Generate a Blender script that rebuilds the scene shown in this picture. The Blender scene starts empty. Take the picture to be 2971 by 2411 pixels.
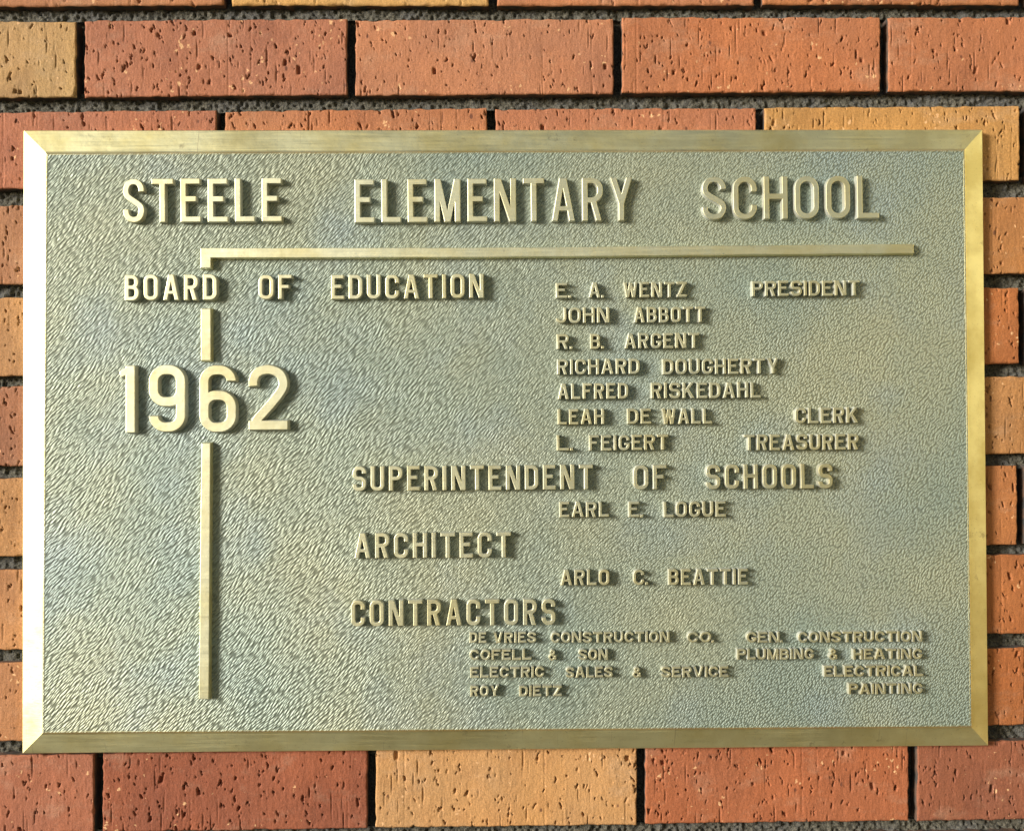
import bpy, math, random
import numpy as np
from mathutils import Matrix, Vector
from mathutils.geometry import tessellate_polygon

# ------------------------------------------------------------------ camera, world, sun, exposure
sc = bpy.context.scene
C = sc.collection
random.seed(7); rng = np.random.default_rng(11)

PW, PH, FPX = 2971.0, 2411.0, 2912.0
CAM = np.array([-0.00488861, -0.74341588, 0.00818551])
ROT = (1.5827209, 0.00425597, -0.01179822)
cam_d = bpy.data.cameras.new('camera'); cam = bpy.data.objects.new('camera', cam_d); C.objects.link(cam)
cam.location = CAM; cam.rotation_euler = ROT
cam_d.sensor_fit = 'HORIZONTAL'; cam_d.sensor_width = 36; cam_d.lens = 36*FPX/PW
cam_d.clip_start = 0.01; cam_d.clip_end = 500
sc.camera = cam

SUN = Vector((-1.65, -1.0, 0.42)).normalized()          # towards the light
w = bpy.data.worlds.new('World'); sc.world = w; w.use_nodes = True
nt = w.node_tree; bg = nt.nodes['Background']
sky = nt.nodes.new('ShaderNodeTexSky'); sky.sky_type = 'NISHITA'; sky.sun_disc = False
sky.sun_elevation = math.asin(SUN.z); sky.sun_rotation = math.atan2(SUN.x, SUN.y)
sky.air_density = 1.0; sky.dust_density = 2.0; sky.ozone_density = 1.0
nt.links.new(sky.outputs[0], bg.inputs[0]); bg.inputs[1].default_value = 0.066
sd = bpy.data.lights.new('sun', 'SUN'); so = bpy.data.objects.new('sun', sd); C.objects.link(so)
sd.energy = 4.6; sd.angle = math.radians(18); sd.color = (1.0, 0.97, 0.91)
so.rotation_euler = SUN.to_track_quat('Z', 'Y').to_euler()
sc.view_settings.view_transform = 'Standard'; sc.view_settings.look = 'None'
sc.view_settings.gamma = 1; sc.view_settings.use_curve_mapping = False
sc.view_settings.exposure = 0.45

# ------------------------------------------------------------------ helpers
def _R(e):
    rx, ry, rz = e
    X = np.array([[1,0,0],[0,math.cos(rx),-math.sin(rx)],[0,math.sin(rx),math.cos(rx)]])
    Y = np.array([[math.cos(ry),0,math.sin(ry)],[0,1,0],[-math.sin(ry),0,math.cos(ry)]])
    Z = np.array([[math.cos(rz),-math.sin(rz),0],[math.sin(rz),math.cos(rz),0],[0,0,1]])
    return Z@Y@X
RM = _R(ROT)
def at(px, py, y=0.0):
    """measured photo point -> (x, z) on the wall-parallel plane at depth y"""
    d = RM@np.array([(px-PW/2)/FPX, -(py-PH/2)/FPX, -1.0])
    t = (y-CAM[1])/d[1]
    return CAM[0]+t*d[0], CAM[2]+t*d[2]

def mesh(name, V, F, mat, smooth=False):
    me = bpy.data.meshes.new(name)
    me.from_pydata([tuple(v) for v in V], [], [tuple(f) for f in F]); me.update()
    me.materials.append(mat)
    if smooth: me.polygons.foreach_set('use_smooth', [True]*len(me.polygons))
    return me
def link(name, me, parent=None, **props):
    o = bpy.data.objects.new(name, me); C.objects.link(o)
    if parent is not None: o.parent = parent
    for k, v in props.items(): o[k] = v
    return o
def grid_mesh(name, P, mat, skirt=None):
    """P: (ny,nx,3) array -> smooth quad mesh; skirt = y the rim is carried back to"""
    ny, nx, _ = P.shape
    idx = np.arange(ny*nx).reshape(ny, nx)
    V = P.reshape(-1, 3)
    Q = np.stack([idx[:-1,:-1], idx[:-1,1:], idx[1:,1:], idx[1:,:-1]], -1).reshape(-1, 4)
    if skirt is not None:
        ring = np.concatenate([idx[0,:], idx[1:,-1], idx[-1,-2::-1], idx[-2:0:-1,0]])
        R1 = V[ring].copy(); R1[:,1] += 0.0004
        R2 = V[ring].copy(); R2[:,1] = skirt
        n = len(V); m = len(ring); a = np.arange(m); b = (a+1) % m
        V = np.concatenate([V, R2])
        Q = np.concatenate([Q, np.stack([ring[b], ring[a], n+a, n+b], -1)])
    me = bpy.data.meshes.new(name)
    me.vertices.add(len(V)); me.vertices.foreach_set('co', V.astype(np.float32).ravel())
    me.loops.add(Q.size); me.loops.foreach_set('vertex_index', Q.astype(np.int32).ravel())
    me.polygons.add(len(Q)); me.polygons.foreach_set('loop_start', np.arange(0, Q.size, 4, dtype=np.int32))
    me.polygons.foreach_set('loop_total', np.full(len(Q), 4, np.int32))
    sm = np.ones(len(Q), bool)
    if skirt is not None: sm[-m:] = False
    me.polygons.foreach_set('use_smooth', sm)
    me.update(calc_edges=True); me.validate()
    me.materials.append(mat)
    return me
def vnoise(X, Y, cell, r=rng):
    """smooth value noise in 0..1, cell = (cx, cy) feature size"""
    cx, cy = cell if isinstance(cell, tuple) else (cell, cell)
    u = (X-X.min())/cx; v = (Y-Y.min())/cy
    G = r.random((int(v.max())+3, int(u.max())+3))
    i = np.floor(u).astype(int); j = np.floor(v).astype(int)
    fu = u-i; fv = v-j; fu = fu*fu*(3-2*fu); fv = fv*fv*(3-2*fv)
    return (G[j,i]*(1-fu)+G[j,i+1]*fu)*(1-fv)+(G[j+1,i]*(1-fu)+G[j+1,i+1]*fu)*fv

# ------------------------------------------------------------------ materials
class NT:
    def __init__(s, name):
        s.m = bpy.data.materials.new(name); s.m.use_nodes = True
        s.t = s.m.node_tree; s.b = s.t.nodes['Principled BSDF']; s.L = s.t.links.new
    def n(s, typ, **kw):
        x = s.t.nodes.new('ShaderNode'+typ)
        for k, v in kw.items():
            if k in x.inputs: x.inputs[k].default_value = v
            else: setattr(x, k, v)
        return x
    def mapping(s, src, scale=(1,1,1), rot=(0,0,0), loc=(0,0,0)):
        m = s.n('Mapping'); m.inputs['Scale'].default_value = scale
        m.inputs['Rotation'].default_value = rot; m.inputs['Location'].default_value = loc
        s.L(src, m.inputs[0]); return m.outputs[0]
    def noise(s, vec, scale, detail=2, rough=.5, dist=0):
        x = s.n('TexNoise'); x.inputs['Scale'].default_value = scale; x.inputs['Detail'].default_value = detail
        x.inputs['Roughness'].default_value = rough; x.inputs['Distortion'].default_value = dist
        s.L(vec, x.inputs['Vector']); return x.outputs[0]
    def ramp(s, f, a, b, lo=0., hi=1.):
        x = s.n('MapRange'); x.inputs[1].default_value = a; x.inputs[2].default_value = b
        x.inputs[3].default_value = lo; x.inputs[4].default_value = hi
        s.L(f, x.inputs[0]); return x.outputs[0]
    def mix(s, f, a, b, mode='MIX'):
        x = s.n('Mix', data_type='RGBA', blend_type=mode)
        for i, v in ((0, f), (6, a), (7, b)):
            if hasattr(v, 'node'): s.L(v, x.inputs[i])
            else: x.inputs[i].default_value = v if i == 0 else (*v, 1)
        return x.outputs[2]
    def math(s, op, a, b=0.):
        x = s.n('Math', operation=op)
        for i, v in ((0, a), (1, b)):
            if hasattr(v, 'node'): s.L(v, x.inputs[i])
            else: x.inputs[i].default_value = v
        return x.outputs[0]
    def bump(s, h, dist, strength=1., prev=None):
        x = s.n('Bump'); x.inputs['Strength'].default_value = strength; x.inputs['Distance'].default_value = dist
        s.L(h, x.inputs['Height'])
        if prev is not None: s.L(prev, x.inputs['Normal'])
        return x.outputs[0]

def brick_mat():
    s = NT('wirecut_brick'); g = s.n('NewGeometry').outputs['Position']; oi = s.n('ObjectInfo')
    off = s.n('VectorMath', operation='SCALE'); off.inputs[0].default_value = (13, 7, 29); s.L(oi.outputs['Random'], off.inputs['Scale'])
    ad = s.n('VectorMath', operation='ADD'); s.L(g, ad.inputs[0]); s.L(off.outputs[0], ad.inputs[1]); P = ad.outputs[0]
    col = oi.outputs['Color']
    big = s.noise(P, 14, 3, .6)
    col = s.mix(s.ramp(big, .35, .65, 0, .9), col, s.mix(1., col, (1.18, 1.1, .95), 'MULTIPLY'))
    blotch = s.noise(P, 30, 4, .65)
    col = s.mix(s.ramp(blotch, .5, .72, 0, .55), col, s.mix(1., col, (.72, .66, .66), 'MULTIPLY'))
    salt = s.noise(s.mapping(P, (1, 1, 1.6)), 24, 5, .7)
    col = s.mix(s.ramp(salt, .54, .72, 0, .22), col, (.50, .38, .27))          # pale salt bloom
    burn = s.noise(s.mapping(P, (1, 1, .5)), 9, 3, .6)
    col = s.mix(s.ramp(burn, .55, .7, 0, .45), col, s.mix(1., col, (.62, .5, .5), 'MULTIPLY'))   # firing marks
    streak = s.noise(s.mapping(P, (260, 260, 14)), 1, 3, .6)
    col = s.mix(1., col, s.ramp(streak, .3, .7, .92, 1.07), 'MULTIPLY')
    fine = s.noise(P, 1100, 2, .6)
    col = s.mix(1., col, s.ramp(fine, .3, .7, .76, 1.2), 'MULTIPLY')
    vor = s.n('TexVoronoi'); vor.inputs['Scale'].default_value = 190; dn = s.n('TexNoise'); dn.inputs['Scale'].default_value = 400; s.L(P, dn.inputs['Vector']); dv = s.n('VectorMath', operation='SCALE'); s.L(dn.outputs['Color'], dv.inputs[0]); dv.inputs['Scale'].default_value = .005; da = s.n('VectorMath', operation='ADD'); s.L(P, da.inputs[0]); s.L(dv.outputs[0], da.inputs[1])
    s.L(s.mapping(da.outputs[0], (1, 1, .8)), vor.inputs['Vector'])
    spk = s.ramp(s.math('ADD', vor.outputs['Distance'], s.ramp(s.noise(P, 45, 2), .40, .66, .34, 0)), .19, .27, .8, 0)
    col = s.mix(spk, col, (.74, .44, .22))                       # pale grog grains
    vor2 = s.n('TexVoronoi'); vor2.inputs['Scale'].default_value = 120; s.L(s.mapping(P, (1, 1, .6), loc=(3, 5, 1)), vor2.inputs['Vector'])
    dk = s.ramp(s.math('ADD', vor2.outputs['Distance'], s.ramp(s.noise(P, 60, 2), .4, .7, .2, 0)), .12, .19, .8, 0)
    col = s.mix(dk, col, (.10, .035, .02))                       # iron spots
    s.L(col, s.b.inputs['Base Color']); s.b.inputs['Roughness'].default_value = .78
    s.b.inputs['Specular IOR Level'].default_value = .35
    n1 = s.bump(fine, .0003, .7)
    n2 = s.bump(s.noise(s.mapping(P, (1, 1, .35)), 520, 3, .7), .0006, .6, n1)
    s.L(n2, s.b.inputs['Normal'])
    return s.m
def mortar_mat():
    s = NT('dark_grey_mortar'); g = s.n('NewGeometry').outputs['Position']
    a = s.noise(g, 700, 3, .7); b = s.noise(g, 60, 3, .6)
    col = s.mix(s.ramp(a, .35, .68), (.03, .027, .019), (.19, .175, .13))
    col = s.mix(s.ramp(b, .45, .7, 0, .5), col, (.12, .12, .125))
    s.L(col, s.b.inputs['Base Color']); s.b.inputs['Roughness'].default_value = .95
    s.L(s.bump(a, .0022, 1.), s.b.inputs['Normal'])
    return s.m
def plate_mat():
    s = NT('leather_grained_bronze'); g = s.n('NewGeometry').outputs['Position']
    # warped coordinates so that the grain wanders
    wn = s.n('TexNoise'); wn.inputs['Scale'].default_value = 22; wn.inputs['Detail'].default_value = 2; s.L(g, wn.inputs['Vector'])
    wv = s.n('VectorMath', operation='SCALE'); s.L(wn.outputs['Color'], wv.inputs[0]); wv.inputs['Scale'].default_value = .007
    ad = s.n('VectorMath', operation='ADD'); s.L(g, ad.inputs[0]); s.L(wv.outputs[0], ad.inputs[1]); P = ad.outputs[0]
    r = s.mapping(P, (1, 1, 1), rot=(0, math.radians(46), 0))
    rx = s.n('SeparateXYZ'); s.L(r, rx.inputs[0]); xy = s.n('CombineXYZ'); s.L(rx.outputs[0], xy.inputs[0]); s.L(rx.outputs[2], xy.inputs[1])
    def pebbles(sx_, sy_):
        v = s.n('TexVoronoi', voronoi_dimensions='2D', feature='SMOOTH_F1'); v.inputs['Scale'].default_value = 1; v.inputs['Smoothness'].default_value = .35
        v.inputs['Randomness'].default_value = .9; s.L(s.mapping(xy.outputs[0], (sx_, sy_, 1)), v.inputs['Vector']); return v.outputs['Distance']
    r1, r2 = pebbles(200, 740), pebbles(430, 740)
    sx = s.n('SeparateXYZ'); s.L(g, sx.inputs[0])
    k = s.ramp(s.math('ADD', sx.outputs[0], s.ramp(s.noise(g, 9, 2), 0, 1, -.25, .25)), -.15, .25)
    h = s.n('Mix', data_type='FLOAT'); s.L(k, h.inputs[0]); s.L(r1, h.inputs[2]); s.L(r2, h.inputs[3]); h = h.outputs[0]
    hh = s.ramp(h, .68, .12)
    hh = s.math('ADD', hh, s.ramp(s.noise(g, 260, 2), .3, .7, -.07, .07))
    patch = s.noise(g, 6.5, 3, .55); patch2 = s.noise(s.mapping(g, loc=(4, 0, 2)), 10, 3, .6)
    col = s.mix(s.ramp(patch, .35, .65), (.265, .325, .27), (.36, .38, .265))
    col = s.mix(s.ramp(patch2, .5, .72, 0, .45), col, (.265, .345, .38))
    col = s.mix(s.ramp(hh, .1, .75, .62, 0), col, s.mix(1., col, (.34, .34, .31), 'MULTIPLY'))   # shade in the grain hollows, put into the colour
    s.L(col, s.b.inputs['Base Color'])
    s.b.inputs['Metallic'].default_value = .25; s.b.inputs['Roughness'].default_value = .5
    s.L(s.bump(hh, .00046, 1.), s.b.inputs['Normal'])
    return s.m
def bronze_mat(name, rough, base, along='x', metallic=1.0):
    s = NT(name); g = s.n('NewGeometry').outputs['Position']
    br = s.noise(s.mapping(g, (25, 600, 1300) if along == 'x' else (1300, 600, 25)), 1, 3, .6)
    pt = s.noise(g, 28, 4, .65); sp = s.noise(g, 900, 2, .5)
    col = s.mix(s.ramp(pt, .42, .66, 0, .75), base, tuple(c*k for c, k in zip(base, (.78, .72, .55))))
    col = s.mix(s.ramp(sp, .64, .72, 0, .35), col, tuple(c*.45 for c in base))
    if 'border' in name:
        tn = s.noise(s.mapping(g, loc=(2, 0, 5)), 7, 5, .65)
        col = s.mix(s.ramp(tn, .48, .66, 0, .7), col, (.52, .44, .18))           # tarnish
        wt = s.noise(s.mapping(g, (1, 1, 1), loc=(7, 0, 1)), 60, 5, .75)
        col = s.mix(s.ramp(wt, .62, .70, 0, .5), col, (.30, .24, .13))           # grime flecks
        sc_ = s.noise(s.mapping(g, (420, 1, 16), loc=(1, 0, 3)), 1, 2, .5)
        col = s.mix(s.ramp(sc_, .70, .76, 0, .55), col, (.36, .28, .17))         # scratches across the bevel
    s.L(col, s.b.inputs['Base Color']); s.b.inputs['Metallic'].default_value = metallic
    s.L(s.ramp(s.math('ADD', br, s.math('MULTIPLY', pt, .6)), .5, 1.1, rough*.85, rough*1.2), s.b.inputs['Roughness'])
    n = s.bump(br, .00006, .7); n = s.bump(s.noise(g, 120, 2), .0006, .3, n)
    s.L(n, s.b.inputs['Normal'])
    return s.m
def ground_mat():
    s = NT('concrete_paving'); g = s.n('NewGeometry').outputs['Position']
    s.L(s.mix(s.noise(g, 3, 5, .6), (.10, .11, .07), (.18, .17, .12)), s.b.inputs['Base Color']); s.b.inputs['Roughness'].default_value = .9
    return s.m
M_brick, M_mortar, M_plate = brick_mat(), mortar_mat(), plate_mat()
_s = NT('shaded_smeared_brick_side'); _g = _s.n('NewGeometry').outputs['Position']  # joint shade put into the dark side colour, mottled like mortar smears
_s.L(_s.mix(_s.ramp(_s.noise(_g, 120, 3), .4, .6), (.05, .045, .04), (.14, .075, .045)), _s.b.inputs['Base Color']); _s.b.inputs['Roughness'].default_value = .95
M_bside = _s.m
M_face = bronze_mat('satin_bronze_relief', .49, (.84, .82, .57))
M_border = bronze_mat('brushed_bronze_border', .48, (.86, .81, .48))
M_side = bronze_mat('oxidised_bronze_edge', .5, (.50, .52, .46), metallic=.3)

# ------------------------------------------------------------------ ground in front of the wall (below the frame)
gm = mesh('ground', [(-60, .3, -1.45), (60, .3, -1.45), (60, -80, -1.45), (-60, -80, -1.45)], [(3, 2, 1, 0)], ground_mat())
link('ground', gm, kind='structure')

# ------------------------------------------------------------------ brick wall
wall = bpy.data.objects.new('brick_wall', None); C.objects.link(wall)
wall['label'] = 'wall of pitted orange, red and tan wire-cut bricks with raked dark mortar behind the plaque'
wall['category'] = 'wall'
# course lines measured in the photograph: (top at left, top at right, bottom at left, bottom at right)
ROWS = {0: (-205, -213, 20, 15), 1: (61, 49, 283, 265), 2: (327, 306, 549, 522), 3: (598, 573, 825, 793), 4: (865, 836, 1090, 1056),
        5: (1122, 1093, 1352, 1317), 6: (1387, 1352, 1616, 1579), 7: (1654, 1608, 1883, 1838), 8: (1920, 1880, 2149, 2105),
        9: (2191, 2150, 2418, 2378)}
for k in range(-1, -7, -1): ROWS[k] = tuple(v+265*k for v in ROWS[0])
for k in range(10, 15): ROWS[k] = tuple(v+265*(k-9) for v in ROWS[9])
JX = {0: (660.5, 1429, 2200, 2968), 1: (232, 1019, 1792, 2566), 2: (639.5, 1425, 2206, 2972), 9: (285, 1078, 1860, 2649)}
def joints(k):
    j = list(JX.get(k, ())) or [v+(((k*37) % 11)-5) for v in ((634, 1420, 2200, 2968) if k % 2 == 0 else (236, 1022, 1796, 2570))]
    if k == 8: j = [634, 1420, 2200, 2986]
    while j[0] > -700: j.insert(0, j[0]-776)
    while j[-1] < 3700: j.append(j[-1]+776)
    return j
ORANGE, RED, DKRED, TAN, GOLD, BURNT = (.50,.185,.085), (.42,.145,.085), (.33,.095,.055), (.56,.34,.15), (.64,.35,.12), (.46,.17,.06)
TONE = {(0,0): (.50,.20,.09), (0,1): GOLD, (0,2): ORANGE, (0,3): (.46,.17,.07), (0,4): RED,
        (1,-1): TAN, (1,0): (.45,.165,.095), (1,1): (.50,.20,.11), (1,2): (.49,.17,.075), (1,3): (.45,.16,.075),
        (2,0): (.44,.155,.09), (2,1): (.50,.19,.09), (2,2): (.45,.165,.09), (2,3): (.54,.27,.085),
        (3,'l'): (.46,.20,.10), (3,'r'): (.48,.20,.065), (4,'l'): (.55,.28,.12), (4,'r'): (.45,.15,.045),
        (5,'l'): (.37,.15,.085), (5,'r'): (.48,.22,.08), (6,'l'): (.52,.25,.10), (6,'r'): (.43,.16,.055),
        (7,'l'): (.54,.25,.11), (7,'r'): (.45,.15,.045), (8,'l'): (.50,.21,.09), (8,'r'): (.44,.15,.045),
        (9,0): (.42,.14,.08), (9,1): (.35,.10,.05), (9,2): (.60,.31,.13), (9,3): (.41,.125,.055), (9,4): (.31,.10,.055)}
def brick(k, j, xa, xb):
    tl, tr, bl, br = ROWS[k]
    ja, jb, jc, jd = [random.uniform(-3, 3) for _ in range(4)]
    yt = lambda x: tl+(tr-tl)*x/PW; yb = lambda x: bl+(br-bl)*x/PW
    c = [np.array(at(xa, yt(xa)+ja)), np.array(at(xb, yt(xb)+jb)), np.array(at(xb, yb(xb)+jc)), np.array(at(xa, yb(xa)+jd))]
    vis = xb > 0 and xa < PW and -20 < max(yb(xa), yb(xb)) and min(yt(xa), yt(xb)) < PH+20 and not (k in (3,4,5,6,7,8) and xa > 150 and xb < 2790)
    W = np.linalg.norm(c[1]-c[0]); H = np.linalg.norm(c[3]-c[0])
    step = .0007 if vis else .02
    if k == 0: step = .0012
    nx, ny = max(int(W/(step*.8)), 8), max(int(H/step), 4)
    u = np.linspace(0, 1, nx); v = np.linspace(0, 1, ny); U, V = np.meshgrid(u, v)
    B = ((1-U)*(1-V))[..., None]*c[0]+(U*(1-V))[..., None]*c[1]+(U*V)[..., None]*c[2]+((1-U)*V)[..., None]*c[3]
    X, Y = U*W*1000, V*H*1000      # millimetres
    face = random.uniform(-.5, .5)
    D = np.full(X.shape, face)      # + = deeper into the wall
    if vis:
        D += (vnoise(X, Y, 30.)-.5)*.9+(vnoise(X, Y, (1.5, 12.))-.5)*.10+(vnoise(X, Y, 1.3)-.5)*.20+(vnoise(X, Y, 5.)-.5)*.25
        # edge wear and chips
        d = np.minimum(np.minimum(X, W*1000-X), np.minimum(Y, H*1000-Y))
        r = .7+1.0*vnoise(X, Y, 4.)**2+2.8*np.clip(vnoise(X, Y, 7.)-.72, 0, 1)*3
        e = np.clip(d/r, 0, 1); D += r*.8*(1-np.sqrt(np.clip(1-(1-e)**2, 0, 1)))
        # torn pits, drag grooves and grains
        def stamp(x0, y0, sx, sy, depth, p=3., sk=0.):
            R = 2.2*max(sx, sy)
            i0, i1 = np.searchsorted(X[0], [x0-2.4*sx-abs(sk)*sy*2, x0+2.4*sx+abs(sk)*sy*2]); q0, q1 = np.searchsorted(Y[:,0], [y0-2.4*sy, y0+2.4*sy])
            if i1 <= i0 or q1 <= q0: return
            xx = X[q0:q1, i0:i1]-x0; yy = Y[q0:q1, i0:i1]-y0
            rr = np.abs((xx+sk*yy)/sx)**p+np.abs(yy/sy)**p
            D[q0:q1, i0:i1] += depth*np.exp(-rr)
        area = W*H*1e6/11000.
        den = random.uniform(.8, 1.35)
        for _ in range(int(135*area*den)):
            a = .28+random.expovariate(3.2); a = min(a, .95); ax, ay = random.uniform(0, W*1e3), random.uniform(0, H*1e3)
            for q in range(random.choice((1, 1, 2, 3))):
                stamp(ax+random.gauss(0, a*.6), ay+random.gauss(0, a*1.3), max(.3, a*random.uniform(.35, .85)), a*random.uniform(.7, 2.2), random.uniform(.7, 2.6), 6, random.uniform(-.6, .6))
            if random.random() < .45: stamp(ax+random.uniform(-1, 1), ay-a*1.3, a*.6, a*.5, -random.uniform(.4, 1.0), 3)
        for _ in range(int(34*area*den)):
            L = random.uniform(.8, 5)**1.3; stamp(random.uniform(0, W*1e3), random.uniform(0, H*1e3), random.uniform(.28, .5), L, random.uniform(.3, 1.3), 4)
        for _ in range(int(4*area)):
            stamp(random.uniform(0, W*1e3), random.uniform(0, H*1e3), random.uniform(.8, 1.6), random.uniform(1.2, 3.4), random.uniform(1.6, 3.2), 8, random.uniform(-.3, .3))
        for _ in range(int(90*area)):
            stamp(random.uniform(0, W*1e3), random.uniform(0, H*1e3), .5, .5, -random.uniform(.25, .7), 2)
        for q in range(random.choice((1, 2, 2, 3))):
            x0 = random.uniform(0, W*1e3); D += .35*np.exp(-((X-x0-.004*Y)/.5)**2)*np.clip((vnoise(X, Y, (80., 14.))-.25)*4, 0, 1)
        # slightly ragged outline
        jx = (vnoise(X, Y, 5.)-.5)*.0009; jz = (vnoise(X, Y, 6.)-.5)*.0009; fall = np.exp(-d/2.)
        B = B+np.stack([jx*fall, jz*fall], -1)
    P = np.stack([B[..., 0], D*.001, B[..., 1]], -1)
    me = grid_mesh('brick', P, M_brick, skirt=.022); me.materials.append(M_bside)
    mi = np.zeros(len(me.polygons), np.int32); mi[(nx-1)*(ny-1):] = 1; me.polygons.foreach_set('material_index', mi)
    o = link('brick', me, wall)
    side = 'l' if xb < 700 else 'r'
    t = TONE.get((k, j)) or TONE.get((k, side)) or random.choice((ORANGE, RED, DKRED, TAN, BURNT, RED))
    m_ = sum(t)/3; o.color = (*[(v*.93+m_*.07)*q for v, q in zip(t, (.78, .80, .72))], 1)
VJ = []
for k in sorted(ROWS):
    js = joints(k); first = js.index(next(v for v in js if v > 0))
    for i in range(len(js)-1):
        brick(k, i-first+1 if k != 1 else i-first, js[i]+12.5, js[i+1]-12.5)
    for x in js: VJ.append((k, x))
# mortar: deep bed, raked vertical joints deeper than the horizontal ones
def slab(V, F, x0, x1, z0, z1, y):
    n = len(V); V += [(x0, y, z0), (x1, y, z0), (x1, y, z1), (x0, y, z1)]; F.append((n, n+1, n+2, n+3))
V, F = [], []; slab(V, F, -.95, .95, -.72, .80, .0125)
link('mortar', mesh('mortar', V, F, M_mortar), wall, label='deeply raked dark mortar bed')
for k in sorted(ROWS)[:-1]:
    tl, tr, bl, br = ROWS[k]; tl2, tr2, _, _ = ROWS[k+1]
    vis = -1 <= k <= 9
    xs = np.linspace(-760, 3740, 1500 if vis else 40); n = 20 if vis else 3
    U, Vv = np.meshgrid(xs, np.linspace(0, 1, n))
    ya = bl+(br-bl)*U/PW-8; yb = tl2+(tr2-tl2)*U/PW+8
    PX, PY = U, ya+(yb-ya)*Vv
    G = np.array([CAM[0]+0*PX, CAM[2]+0*PX])
    d = np.tensordot(RM, np.stack([(PX-PW/2)/FPX, -(PY-PH/2)/FPX, -np.ones_like(PX)]), 1)
    t = (0.008-CAM[1])/d[1]
    X = CAM[0]+t*d[0]; Z = CAM[2]+t*d[2]
    Y = .0082+0*X
    if vis:
        Y = Y+(vnoise(PX, PY, 160.)-.5)*.0022+(vnoise(PX, PY, 26.)-.5)*.0022+(vnoise(PX, PY, 8.)-.5)*.0034+.002*(.5-Vv)
    me = grid_mesh('mortar', np.stack([X, Y, Z], -1), M_mortar)
    link('mortar', me, wall)
core = [(x, y, z) for y in (.03, .25) for x, z in ((-3, -1.45), (1.5, -1.45), (1.5, 1.6), (-3, 1.6))]
link('wall_core', mesh('wall_core', core, [(0,1,2,3), (5,4,7,6), (4,0,3,7), (1,5,6,2), (3,2,6,7), (4,5,1,0)], M_mortar), wall)

# plain wall of the entrance recess, out of frame on the right: the warm surface the bronze mirrors
rw = NT('pale_ochre_render'); g_ = rw.n('NewGeometry').outputs['Position']
rw.L(rw.mix(rw.noise(g_, 4, 4, .6), (.68, .60, .32), (.76, .68, .40)), rw.b.inputs['Base Color']); rw.b.inputs['Roughness'].default_value = .9
rv = [(x, y, z) for z in (-1.45, 1.6) for x, y in ((1.5, .25), (1.5, -1.25), (1.75, -1.25), (1.75, .25))]
link('entrance_return_wall', mesh('entrance_return_wall', rv, [(0,1,5,4), (1,2,6,5), (2,3,7,6), (3,0,4,7), (4,5,6,7), (3,2,1,0)], rw.m), kind='structure')

dm = NT('added_brown_base'); dm.b.inputs['Base Color'].default_value = (.24, .17, .06, 1); dm.b.inputs['Roughness'].default_value = .85  # unseen brown base, added so the border's lower reflection darkens
dv_ = [(x, y, z) for z in (-1.45, -.18) for x, y in ((1.46, .029), (1.46, -1.27), (1.5, -1.27), (1.5, .029))]
link('added_return_wall_base', mesh('added_return_wall_base', dv_, [(0,1,5,4), (1,2,6,5), (2,3,7,6), (3,0,4,7), (4,5,6,7), (3,2,1,0)], dm.m), kind='structure')

# ------------------------------------------------------------------ plaque
YO, YP = -.0055, -.0118            # outer rim and plate planes
plaque = bpy.data.objects.new('bronze_plaque', None); C.objects.link(plaque); plaque.location = (0, 0, 0)
plaque['label'] = 'wide bronze dedication plaque with leather-grained face, raised capitals and the year 1962'
plaque['category'] = 'plaque'
OUT = [at(68.5, 379.5, YO), at(2850, 377, YO), at(2867, 2162, YO), at(65, 2185, YO)]
INN = [at(137.5, 450, YP), at(2795, 440, YP), at(2815, 2104, YP), at(127, 2122.5, YP)]
prof = [(-.004, .001), (-.004, -.0005), (-.003, -.0028), (.0, -.0033), (.012, -.0036), (.02, -.0037)]
prof += [(t, -.0036-.0038*t/.80) for t in (.04, .1, .3, .5, .7, .76, .80)]
for q in range(1, 9):
    a = q/8.; prof.append((.80+.20*a, -.0074-.0007*a-.0017*a**2.2))
prof.append((1.004, -.0099+.0006))
prof = [(t, y if y > 0 else y-.002) for t, y in prof]
V, F = [], []; n = len(prof); SUB = 60
def border_pt(side, s, i):
    t, y = prof[i]
    o = [np.array(OUT[side]), np.array(OUT[(side+1) % 4])]; q = [np.array(INN[side]), np.array(INN[(side+1) % 4])]
    a = o[0]*(1-t)+q[0]*t; b = o[1]*(1-t)+q[1]*t
    p = a*(1-s)+b*s
    return (p[0], y, p[1])
for side in range(4):
    base = len(V)
    for j in range(SUB+1):
        for i in range(n): V.append(border_pt(side, j/SUB, i))
    for j in range(SUB):
        for i in range(n-1):
            a = base+j*n+i; F.append((a, a+1, a+n+1, a+n))
bm_ = mesh('bevelled_border', V, F, M_border, True)
link('bevelled_border', bm_, plaque)
V = [(x, YP+.0002, z) for x, z in INN]
for k, (i, j) in enumerate(((0, 2), (1, 3), (2, 0), (3, 1))):      # run the plate a little under the border
    d = np.array(INN[i])-np.array(INN[j]); d = d/np.linalg.norm(d)*.001; V[i] = (INN[i][0]+d[0], YP+.0002, INN[i][1]+d[1])
link('background_plate', mesh('background_plate', V, [(0, 3, 2, 1)], M_plate), plaque)
bx = [(x*.98, y, z*.98) for y in (-.0048, .0015) for x, z in OUT]
link('backing_plate', mesh('backing_plate', bx, [(0,3,2,1), (4,5,6,7), (0,1,5,4), (1,2,6,5), (2,3,7,6), (3,0,4,7)], M_border), plaque)

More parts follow.
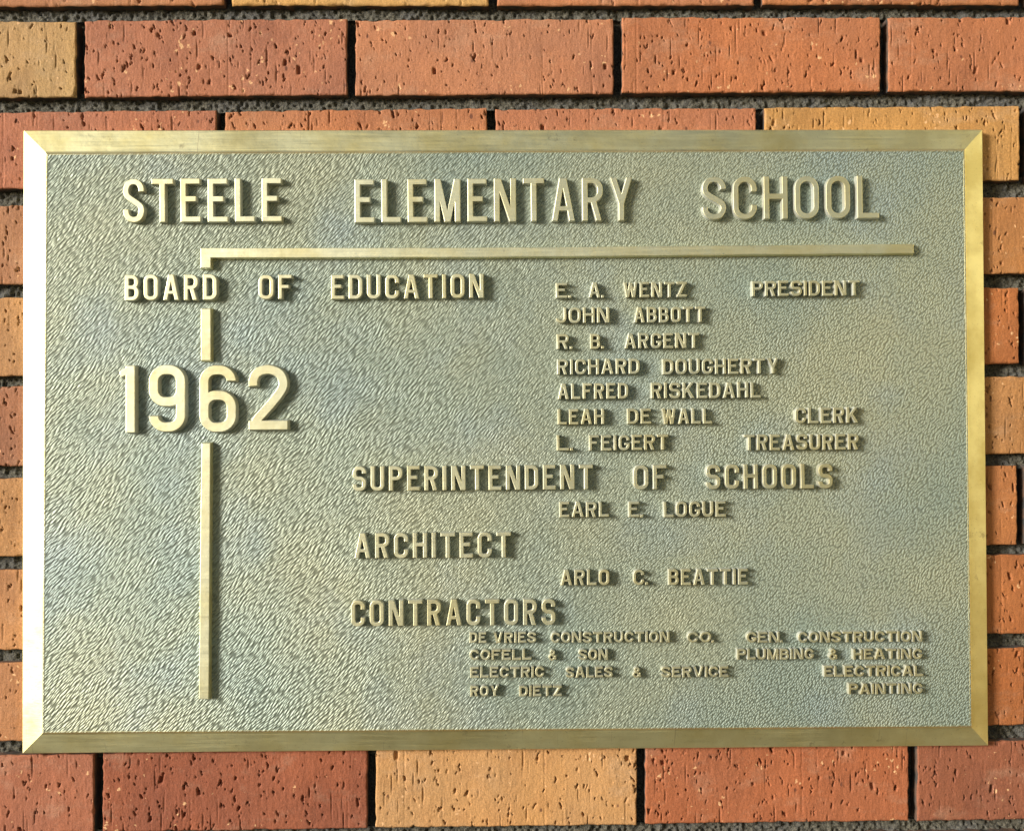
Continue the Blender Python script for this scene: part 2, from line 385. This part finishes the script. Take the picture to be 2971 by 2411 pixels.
# ------------------------------------------------------------------ raised glyphs: stroke letters cut from a distance field
class G2:
    def __init__(s, W, H, t, rk):
        m = H*.03; N = max(80, min(150, int(H/.00025)))
        st = H/N; s.st = st
        xs = np.arange(-m, W+m+st, st); ys = np.arange(-m, H+m+st, st)
        s.xs, s.ys = xs, ys; s.X, s.Y = np.meshgrid(xs, ys); s.W, s.H, s.t, s.rk = W, H, t, rk
    def box(s, x0, y0, x1, y1):
        dx = np.abs(s.X-(x0+x1)/2)-(x1-x0)/2; dy = np.abs(s.Y-(y0+y1)/2)-(y1-y0)/2
        return np.hypot(np.maximum(dx, 0), np.maximum(dy, 0))+np.minimum(np.maximum(dx, dy), 0)
    def bar(s, ax, ay, bx, by, t=None):
        t = t or s.t; L = math.hypot(bx-ax, by-ay); ux, uy = (bx-ax)/L, (by-ay)/L
        p = (s.X-ax)*ux+(s.Y-ay)*uy; q = -(s.X-ax)*uy+(s.Y-ay)*ux
        dx = np.abs(p-L/2)-L/2; dy = np.abs(q)-t/2
        return np.hypot(np.maximum(dx, 0), np.maximum(dy, 0))+np.minimum(np.maximum(dx, dy), 0)
    def ring(s, x0, y0, x1, y1, rk=None):
        rk = s.rk if rk is None else rk; t = s.t
        hx, hy = (x1-x0-t)/2, (y1-y0-t)/2; r = min(hx, hy)*rk
        dx = np.abs(s.X-(x0+x1)/2)-hx+r; dy = np.abs(s.Y-(y0+y1)/2)-hy+r
        d = np.hypot(np.maximum(dx, 0), np.maximum(dy, 0))+np.minimum(np.maximum(dx, dy), 0)-r
        return np.abs(d)-t/2
    def path(s, pts, t=None):
        t = t or s.t; P = np.array(pts, float); P[:, 0] = t/2+P[:, 0]*(s.W-t); P[:, 1] = t/2+P[:, 1]*(s.H-t)
        Q = np.concatenate([[2*P[0]-P[1]], P, [2*P[-1]-P[-2]]]); C_ = []
        for i in range(1, len(Q)-2):
            for k in range(6):
                a = k/6; C_.append(.5*(2*Q[i]+(Q[i+1]-Q[i-1])*a+(2*Q[i-1]-5*Q[i]+4*Q[i+1]-Q[i+2])*a*a+(-Q[i-1]+3*Q[i]-3*Q[i+1]+Q[i+2])*a**3))
        C_.append(Q[-2]); d = np.full(s.X.shape, 9.)
        for (ax, ay), (bx, by) in zip(C_[:-1], C_[1:]):
            L2 = (bx-ax)**2+(by-ay)**2+1e-16; h = np.clip(((s.X-ax)*(bx-ax)+(s.Y-ay)*(by-ay))/L2, 0, 1)
            d = np.minimum(d, np.hypot(s.X-ax-h*(bx-ax), s.Y-ay-h*(by-ay)))
        d = d-t/2
        for (p, q) in ((C_[0], C_[2]), (C_[-1], C_[-3])):          # square-cut ends
            v = np.array(p)-np.array(q); v = v/np.linalg.norm(v)
            front = (s.X-p[0])*v[0]+(s.Y-p[1])*v[1]; near = np.hypot(s.X-p[0], s.Y-p[1])-t
            d = np.maximum(d, np.minimum(front, -near))
        return d
def U_(*a): return np.minimum.reduce(a)
def I_(*a): return np.maximum.reduce(a)
S_PTS = [(1,.735),(.97,.85),(.80,.96),(.5,1),(.17,.95),(.01,.80),(.05,.66),(.26,.565),(.70,.44),(.94,.345),(1,.21),(.84,.05),(.5,0),(.18,.05),(.02,.16),(0,.27)]
def glyph(ch, W, H, t, rk):
    g = G2(W, H, t, rk); B = g.box; m = H*.53
    if ch == 'I': d = B(0, 0, W, H)
    elif ch == 'L': d = U_(B(0, 0, t, H), B(0, 0, W, t))
    elif ch == 'E': d = U_(B(0, 0, t, H), B(0, 0, W, t), B(0, H-t, W*.97, H), B(0, m-t/2, W*.78, m+t/2))
    elif ch == 'F': d = U_(B(0, 0, t, H), B(0, H-t, W, H), B(0, m-t/2-.02*H, W*.78, m+t/2-.02*H))
    elif ch == 'T': d = U_(B(0, H-t, W, H), B(W/2-t/2, 0, W/2+t/2, H))
    elif ch == 'H': d = U_(B(0, 0, t, H), B(W-t, 0, W, H), B(0, m-t/2, W, m+t/2))
    elif ch == 'O': d = g.ring(0, 0, W, H)
    elif ch == 'C': d = I_(g.ring(0, 0, W, H), -B(W/2, H*.34, W*2, H*.65))
    elif ch == 'G': d = U_(I_(g.ring(0, 0, W, H), -B(W/2, H*.34, W*2, H*.65)), B(W-t, H*.22, W, H*.48), B(W*.55, H*.48-t*.8, W, H*.48))
    elif ch == 'U': d = U_(I_(g.ring(0, 0, W, H), B(-W, -H, 2*W, H*.5)), B(0, H*.45, t, H), B(W-t, H*.45, W, H))
    elif ch == 'J': d = U_(I_(g.ring(0, 0, W, H), B(-W, -H, 2*W, H*.3)), B(W-t, H*.28, W, H))
    elif ch == 'D': d = U_(I_(g.ring(-W*.1, 0, W, H), B(W*.45, -H, 2*W, 2*H)), B(0, 0, t, H), B(0, 0, W*.5, t), B(0, H-t, W*.5, H))
    elif ch in 'PR':
        lo = H*.42
        d = U_(I_(g.ring(-W*.1, lo, W, H), B(W*.45, -H, 2*W, 2*H)), B(0, 0, t, H), B(0, lo, W*.5, lo+t), B(0, H-t, W*.5, H))
        if ch == 'R': d = U_(d, I_(g.bar(W*.52, lo+t*.6, W-t*.48, -t), B(0, 0, W, lo+t*.7)))
    elif ch == 'B':
        c = H*.52
        d = U_(I_(g.ring(-W*.1, c-t/2, W*.96, H), B(W*.45, -H, 2*W, 2*H)), I_(g.ring(-W*.1, 0, W, c+t/2), B(W*.45, -H, 2*W, 2*H)),
               B(0, 0, t, H), B(0, 0, W*.5, t), B(0, H-t, W*.5, H), B(0, c-t/2, W*.5, c+t/2))
    elif ch == 'S':
        if rk > .95: d = g.path(S_PTS)
        else:
            c = H*.515
            d = U_(I_(g.ring(0, c-t/2, W, H), -B(W/2, c-H, W*2, H*.70)), I_(g.ring(0, 0, W, c+t/2), -B(-W, H*.28, W/2, H)))
    elif ch == 'A':
        ap = W/2; q = t*.52
        d = I_(U_(g.bar(q, -t*.2, ap-t*.1, H+t*.3), g.bar(W-q, -t*.2, ap+t*.1, H+t*.3), I_(B(W*.2, H*.24, W*.8, H*.24+t*.85))), B(0, 0, W, H))
    elif ch == 'V': q = t*.52; d = I_(U_(g.bar(q, H+t*.2, W/2-t*.1, -t*.3), g.bar(W-q, H+t*.2, W/2+t*.1, -t*.3)), B(0, 0, W, H))
    elif ch == 'Y':
        q = t*.55
        d = I_(U_(g.bar(q, H+t*.2, W/2, H*.40), g.bar(W-q, H+t*.2, W/2, H*.40), B(W/2-t/2, 0, W/2+t/2, H*.46)), B(0, 0, W, H))
    elif ch == 'W':
        q = t*.5
        d = I_(U_(g.bar(q, H+t*.2, W*.28, -t*.2), g.bar(W*.28, -t*.2, W*.5, H*.95), g.bar(W-q, H+t*.2, W*.72, -t*.2), g.bar(W*.72, -t*.2, W*.5, H*.95)), B(0, 0, W, H))
    elif ch == 'M': d = I_(U_(B(0, 0, t, H), B(W-t, 0, W, H), g.bar(t*.55, H+t*.3, W/2, -t*.3, t*.95), g.bar(W-t*.55, H+t*.3, W/2, -t*.3, t*.95)), B(0, 0, W, H))
    elif ch == 'N': d = I_(U_(B(0, 0, t, H), B(W-t, 0, W, H), g.bar(t*.6, H+t*.4, W-t*.6, -t*.4)), B(0, 0, W, H))
    elif ch == 'K': d = I_(U_(B(0, 0, t, H), g.bar(t*.5, H*.30, W-t*.5, H+t*.4), g.bar(W*.38, H*.58, W-t*.5, -t*.3)), B(0, 0, W, H))
    elif ch == 'Z': d = I_(U_(B(0, 0, W, t), B(0, H-t, W, H), g.bar(t*.6, t*.2, W-t*.6, H-t*.2)), B(0, 0, W, H))
    elif ch == '1': d = I_(U_(B(W-t, 0, W, H), g.bar(0, H*.87, W-t*.3, H*.965, t*.72)), B(0, 0, W, H))
    elif ch in '69':
        d = U_(I_(g.ring(0, 0, W, H, .86), -B(W/2, H*.3, W*2, H*.765)), I_(g.ring(0, 0, W, H*.62, .86)), B(0, H*.28, t, H*.72))
        if ch == '9': d = d[::-1, ::-1]
    elif ch == '2':
        d = U_(g.path([(0,.70),(.0,.80),(.13,.94),(.5,1.0),(.86,.93),(1,.77),(.93,.62),(.62,.40),(.18,.14),(.07,.03)]), B(0, 0, W, t*1.02))
        d = I_(d, B(0, 0, W, H))
    elif ch == '&': d = g.path([(.98,.0),(.30,.66),(.20,.86),(.42,1.0),(.68,.88),(.62,.68),(.12,.42),(0,.2),(.2,.0),(.6,.03),(.95,.42)], t*.85)
    elif ch == '.': d = B(0, 0, W, W)
    return g, d
def contours(g, D):
    """closed zero contours of the field, vertex normals from its gradient"""
    s = D < 0; ny, nx = D.shape; xs, ys = g.xs, g.ys
    cells = np.argwhere((s[:-1,:-1] != s[1:,1:]) | (s[:-1,1:] != s[1:,:-1]) | (s[:-1,:-1] != s[:-1,1:]))
    nxt = {}
    for j, i in cells:
        c = [D[j,i], D[j,i+1], D[j+1,i+1], D[j+1,i]]; k = [('h',j,i), ('v',j,i+1), ('h',j+1,i), ('v',j,i)]
        ins = [v < 0 for v in c]; outs = []; into = []
        for e in range(4):
            a, b = ins[e], ins[(e+1) % 4]
            if a and not b: outs.append(k[e])
            elif b and not a: into.append(k[e])
        if len(outs) == 1: nxt[outs[0]] = into[0]
        elif len(outs) == 2:
            # pair so that inside corners stay separate
            for e in range(4):
                if ins[e]: nxt[k[e]] = k[(e+3) % 4]
    def pos(k):
        typ, j, i = k
        if typ == 'h': a, b = D[j,i], D[j,i+1]; return (xs[i]+g.st*a/(a-b), ys[j])
        a, b = D[j,i], D[j+1,i]; return (xs[i], ys[j]+g.st*a/(a-b))
    loops = []
    while nxt:
        k0, k = next(iter(nxt.items())); del nxt[k0]; L = [k0]
        while k != k0 and k in nxt: L.append(k); k = nxt.pop(k)
        if len(L) > 5: loops.append(np.array([pos(q) for q in L]))
    return loops
def simplify(P, tol):
    n = len(P); a = 0; b = int(np.argmax(np.hypot(*(P-P[0]).T))); keep = {a, b}
    def rec(i, j):
        if j-i < 2: return
        p, q = P[i % n], P[j % n]; v = q-p; L = np.hypot(*v)+1e-12
        idx = np.arange(i+1, j); w_ = P[idx % n]-p
        dd = np.abs(w_[:,0]*v[1]-w_[:,1]*v[0])/L; m = int(np.argmax(dd))
        if dd[m] > tol: keep.add(idx[m] % n); rec(i, idx[m]); rec(idx[m], j)
    rec(a, b); rec(b, n)
    return P[sorted(keep)]
def offset(P, r):
    """move the outline outwards by r (mitred, clamped)"""
    a = np.roll(P, 1, 0); b = np.roll(P, -1, 0)
    e1 = P-a; e2 = b-P; e1 /= np.hypot(*e1.T)[:,None]+1e-12; e2 /= np.hypot(*e2.T)[:,None]+1e-12
    n1 = np.stack([e1[:,1], -e1[:,0]], 1); n2 = np.stack([e2[:,1], -e2[:,0]], 1)
    m = n1+n2; m /= np.hypot(*m.T)[:,None]+1e-9
    k = np.clip(1/np.maximum((m*n1).sum(1), .45), 1, 1.8)
    return P+m*(r*k)[:,None]
CACHE = {}
def sides(me, V, c):
    me.materials.append(M_side); top = c*1.01
    for p in me.polygons:
        if max(V[i][1] for i in p.vertices) > top: p.material_index = 1
def glyph_mesh(ch, W, H, t, rk, relief, draft):
    key = (ch, round(W, 5), round(H, 4), rk)
    if key in CACHE: return CACHE[key]
    g, d = glyph(ch, W, H, t, rk)
    rings = []
    for P in contours(g, d):
        P = simplify(P, H*.0022)
        if len(P) > 3: rings.append(P)
    # outlines run with the metal on their left; make that so
    tot = []
    for P in rings:
        ar = .5*np.sum(P[:,0]*np.roll(P[:,1], -1)-np.roll(P[:,0], -1)*P[:,1]); tot.append(ar)
    if tot[int(np.argmax(np.abs(tot)))] < 0: rings = [P[::-1] for P in rings]
    V, F = [], []; c = min(.00035, t*.14); top = []
    for P in rings:
        n = len(P); b = len(V)
        for r, y in ((-c, 0.), (-c*.3, c*.3), (0, c), (draft, relief), (draft*1.0, relief+.0006)):
            V += [(x, y, z) for x, z in offset(P, r)]
        for k in range(4):
            for i in range(n):
                j = (i+1) % n; F.append((b+k*n+i, b+(k+1)*n+i, b+(k+1)*n+j, b+k*n+j))
        top.append((b, n))
    polys = [[Vector((V[b+i][0], V[b+i][2], 0)) for i in range(n)] for b, n in top]
    ids = [b+i for b, n in top for i in range(n)]
    for a, b2, c2 in tessellate_polygon(polys):
        tri = [ids[a], ids[b2], ids[c2]]
        p = [V[q] for q in tri]
        if (p[1][0]-p[0][0])*(p[2][2]-p[0][2])-(p[1][2]-p[0][2])*(p[2][0]-p[0][0]) < 0: tri.reverse()
        F.append(tuple(tri))
    me = mesh('raised_glyph', V, F, M_face); sides(me, V, c); CACHE[key] = me
    return me
# style: stroke / height, corner roundness, gap / height, relief, draft
ST = {'title': (.125, 1.0, .17, .0048, .0004), 'head': (.150, .85, .20, .0052, .0003), 'name': (.165, .92, .165, .0050, .0002),
      'tiny': (.20, 1.0, .15, .0042, .0002), 'year': (.138, .9, .20, .0050, .0008)}
REL = {'I': None, '.': None, 'M': 1.25, 'W': 1.4, 'N': 1.06, 'A': 1.14, 'V': 1.14, 'Y': 1.1, 'T': 1.02, 'E': .94, 'F': .92, 'L': .92, 'J': .9, 'K': 1.1, 'O': 1.02}
def word(text, style, x0, x1, yt0, yb0, dy=None):
    """letters of one word, from x0 to x1 (outer edges) between top and base line, as measured"""
    sr, rk, gp, relief, draft = ST[style]
    y = YP-relief
    a = np.array(at(x0, yb0, y)); dy = (x0-x1)*.0075 if dy is None else dy
    b = np.array(at(x1, yb0+dy, y)); top = np.array(at(x0, yt0, y))
    H = np.linalg.norm(top-a); span = np.linalg.norm(b-a); t = sr*H; gap = gp*H
    n = len(text); dots = text.count('.'); n_i = text.count('I')
    rel = [REL.get(ch, 1.) for ch in text]
    fixed = t*n_i+dots*t*1.0+gap*(n-1-dots)+gap*.45*dots
    Wu = (span-fixed)/max(sum(r for r in rel if r), .01)
    ux = (b-a)/span; ang = math.atan2(ux[1], ux[0]); x = 0.
    for i, ch in enumerate(text):
        Wc = t if ch == 'I' else (t*1.05 if ch == '.' else Wu*REL.get(ch, 1.))
        if ch == '.': x -= gap*.55
        me = glyph_mesh(ch, Wc, H, t, rk, relief, draft)
        nm = 'raised_numeral' if ch.isdigit() else ('raised_ampersand' if ch == '&' else ('raised_full_stop' if ch == '.' else 'raised_letter'))
        o = link(nm, me, plaque); p = a+ux*x
        o.location = (p[0], y, p[1]+random.uniform(-.00012, .00012)); o.rotation_euler = (0, -ang+random.uniform(-.004, .004), 0)
        x += Wc+gap
def digit(ch, x0, x1, yt, yb):
    sr, rk, gp, relief, draft = ST['year']; y = YP-relief
    a = np.array(at(x0, yb, y)); b = np.array(at(x1, yb-.5, y)); c = np.array(at(x0, yt, y))
    H = np.linalg.norm(c-a)
    o = link('raised_numeral', glyph_mesh(ch, np.linalg.norm(b-a), H, sr*H, rk, relief, draft), plaque)
    o.location = (a[0], y, a[1]); o.rotation_euler = (0, -.002, 0)

for args in [
    ('STEELE','title',357,817.5,520,646), ('ELEMENTARY','title',1029.5,1836,521,646), ('SCHOOL','title',2038.5,2551,513.5,637),
    ('BOARD','head',362,629,798,872), ('OF','head',750,846.5,798,868), ('EDUCATION','head',961,1403,798,868),
    ('E.','name',1613.5,1657,821,864.5), ('A.','name',1708.5,1752,820,864), ('WENTZ','name',1810,1992.5,819,863), ('PRESIDENT','name',2182.5,2494.5,815.5,859.5),
    ('JOHN','name',1613.5,1768,892,937), ('ABBOTT','name',1839.5,2046,891,936),
    ('R.','name',1616,1660.5,969.5,1013), ('B.','name',1713.5,1752,968.5,1012), ('ARGENT','name',1812.5,2028,967,1011),
    ('RICHARD','name',1617,1855.5,1042,1086.5), ('DOUGHERTY','name',1923,2260,1041.5,1086),
    ('ALFRED','name',1618.5,1822,1112.5,1158), ('RISKEDAHL','name',1889.5,2207,1110.5,1156),
    ('LEAH','name',1618.5,1753,1187,1231.5), ('DE','name',1820.5,1889.5,1186,1230), ('WALL','name',1921.5,2066,1185,1230), ('CLERK','name',2307.5,2491,1182.5,1228),
    ('L.','name',1616,1662,1263,1307.5), ('FEIGERT','name',1709.5,1939,1262.5,1307), ('TREASURER','name',2159,2491,1261,1306.5),
    ('SUPERINTENDENT','head',1023,1720,1353,1424.5), ('OF','head',1838,1934,1349.5,1420), ('SCHOOLS','head',2049.5,2416,1348,1419),
    ('EARL','name',1623.5,1766,1456,1500.5), ('E.','name',1824,1866,1455.5,1500), ('LOGUE','name',1926,2106,1455,1500),
    ('ARCHITECT','head',1028,1482,1547,1620), ('ARLO','name',1626.5,1768,1653,1698), ('C.','name',1838,1880,1652,1697), ('BEATTIE','name',1940,2170,1651,1697),
    ('CONTRACTORS','head',1018.5,1611.5,1742,1817),
    ('DE','tiny',1362.5,1410.5,1834,1865), ('VRIES','tiny',1431.5,1555,1834,1865), ('CONSTRUCTION','tiny',1598.5,1942.5,1834,1865), ('CO.','tiny',1994.5,2071.5,1833.5,1864),
    ('GEN.','tiny',2166.5,2270,1833.5,1864), ('CONSTRUCTION','tiny',2316,2676,1833,1864),
    ('COFELL','tiny',1362.5,1541.5,1885,1915), ('&','tiny',1592,1616,1885,1915), ('SON','tiny',1678.5,1763.5,1884,1915),
    ('PLUMBING','tiny',2139,2361,1883,1913.5), ('&','tiny',2406,2431.5,1883,1913.5), ('HEATING','tiny',2476,2676,1883,1913),
    ('ELECTRIC','tiny',1364.5,1579,1935,1966), ('SALES','tiny',1642,1777.5,1935,1966), ('&','tiny',1836,1861.5,1934.5,1965), ('SERVICE','tiny',1919,2113.5,1934,1965),
    ('ELECTRICAL','tiny',2391,2679,1932,1963),
    ('ROY','tiny',1364.5,1448,1989,2020), ('DIETZ','tiny',1506.5,1630,1989,2020), ('PAINTING','tiny',2463,2677,1983,2014)]:
    word(*args)
digit('1', 347, 391.5, 1061.5, 1255); digit('9', 431.5, 537, 1061, 1254); digit('6', 578.5, 685, 1060.5, 1253.5); digit('2', 721.5, 834.5, 1059, 1247)

def rule(poly, relief=.0045, draft=.0007):
    y = YP-relief; P = np.array([at(px, py, y) for px, py in poly])
    Q = []                                        # subdivide and let the cast edge wander a little
    for a, b in zip(P, np.roll(P, -1, 0)):
        m = max(1, int(np.linalg.norm(b-a)/.012))
        for i in range(m): Q.append(a+(b-a)*i/m+(rng.normal(0, .00006, 2) if i else 0))
    P = np.array(Q); n = len(P)
    if .5*np.sum(P[:,0]*np.roll(P[:,1], -1)-np.roll(P[:,0], -1)*P[:,1]) < 0: P = P[::-1]
    V, F = [], []; c = .0004
    for r, yy in ((-c, 0.), (-c*.3, c*.3), (0, c), (draft, relief+.0005)): V += [(x, y+yy, z) for x, z in offset(P, r)]
    for k in range(3):
        for i in range(n): j = (i+1) % n; F.append((k*n+i, (k+1)*n+i, (k+1)*n+j, k*n+j))
    F.append(tuple(range(n)))
    me = mesh('raised_rule', V, F, M_face); sides(me, V, c); return me
link('raised_rule', rule([(581, 720), (1400, 719), (2651.5, 708), (2651.5, 735.5), (1400, 747), (611.5, 748.5), (611.5, 778), (581, 778)]), plaque, label='long raised bar across the top with a short hook at its left end')
link('raised_rule', rule([(583, 896), (611, 896), (611.5, 1046), (583, 1046)]), plaque, label='short raised upright bar')
link('raised_rule', rule([(584.5, 1286), (610, 1286), (608, 1650), (605.5, 2028), (577, 2028), (580, 1650)]), plaque, label='long raised upright bar')
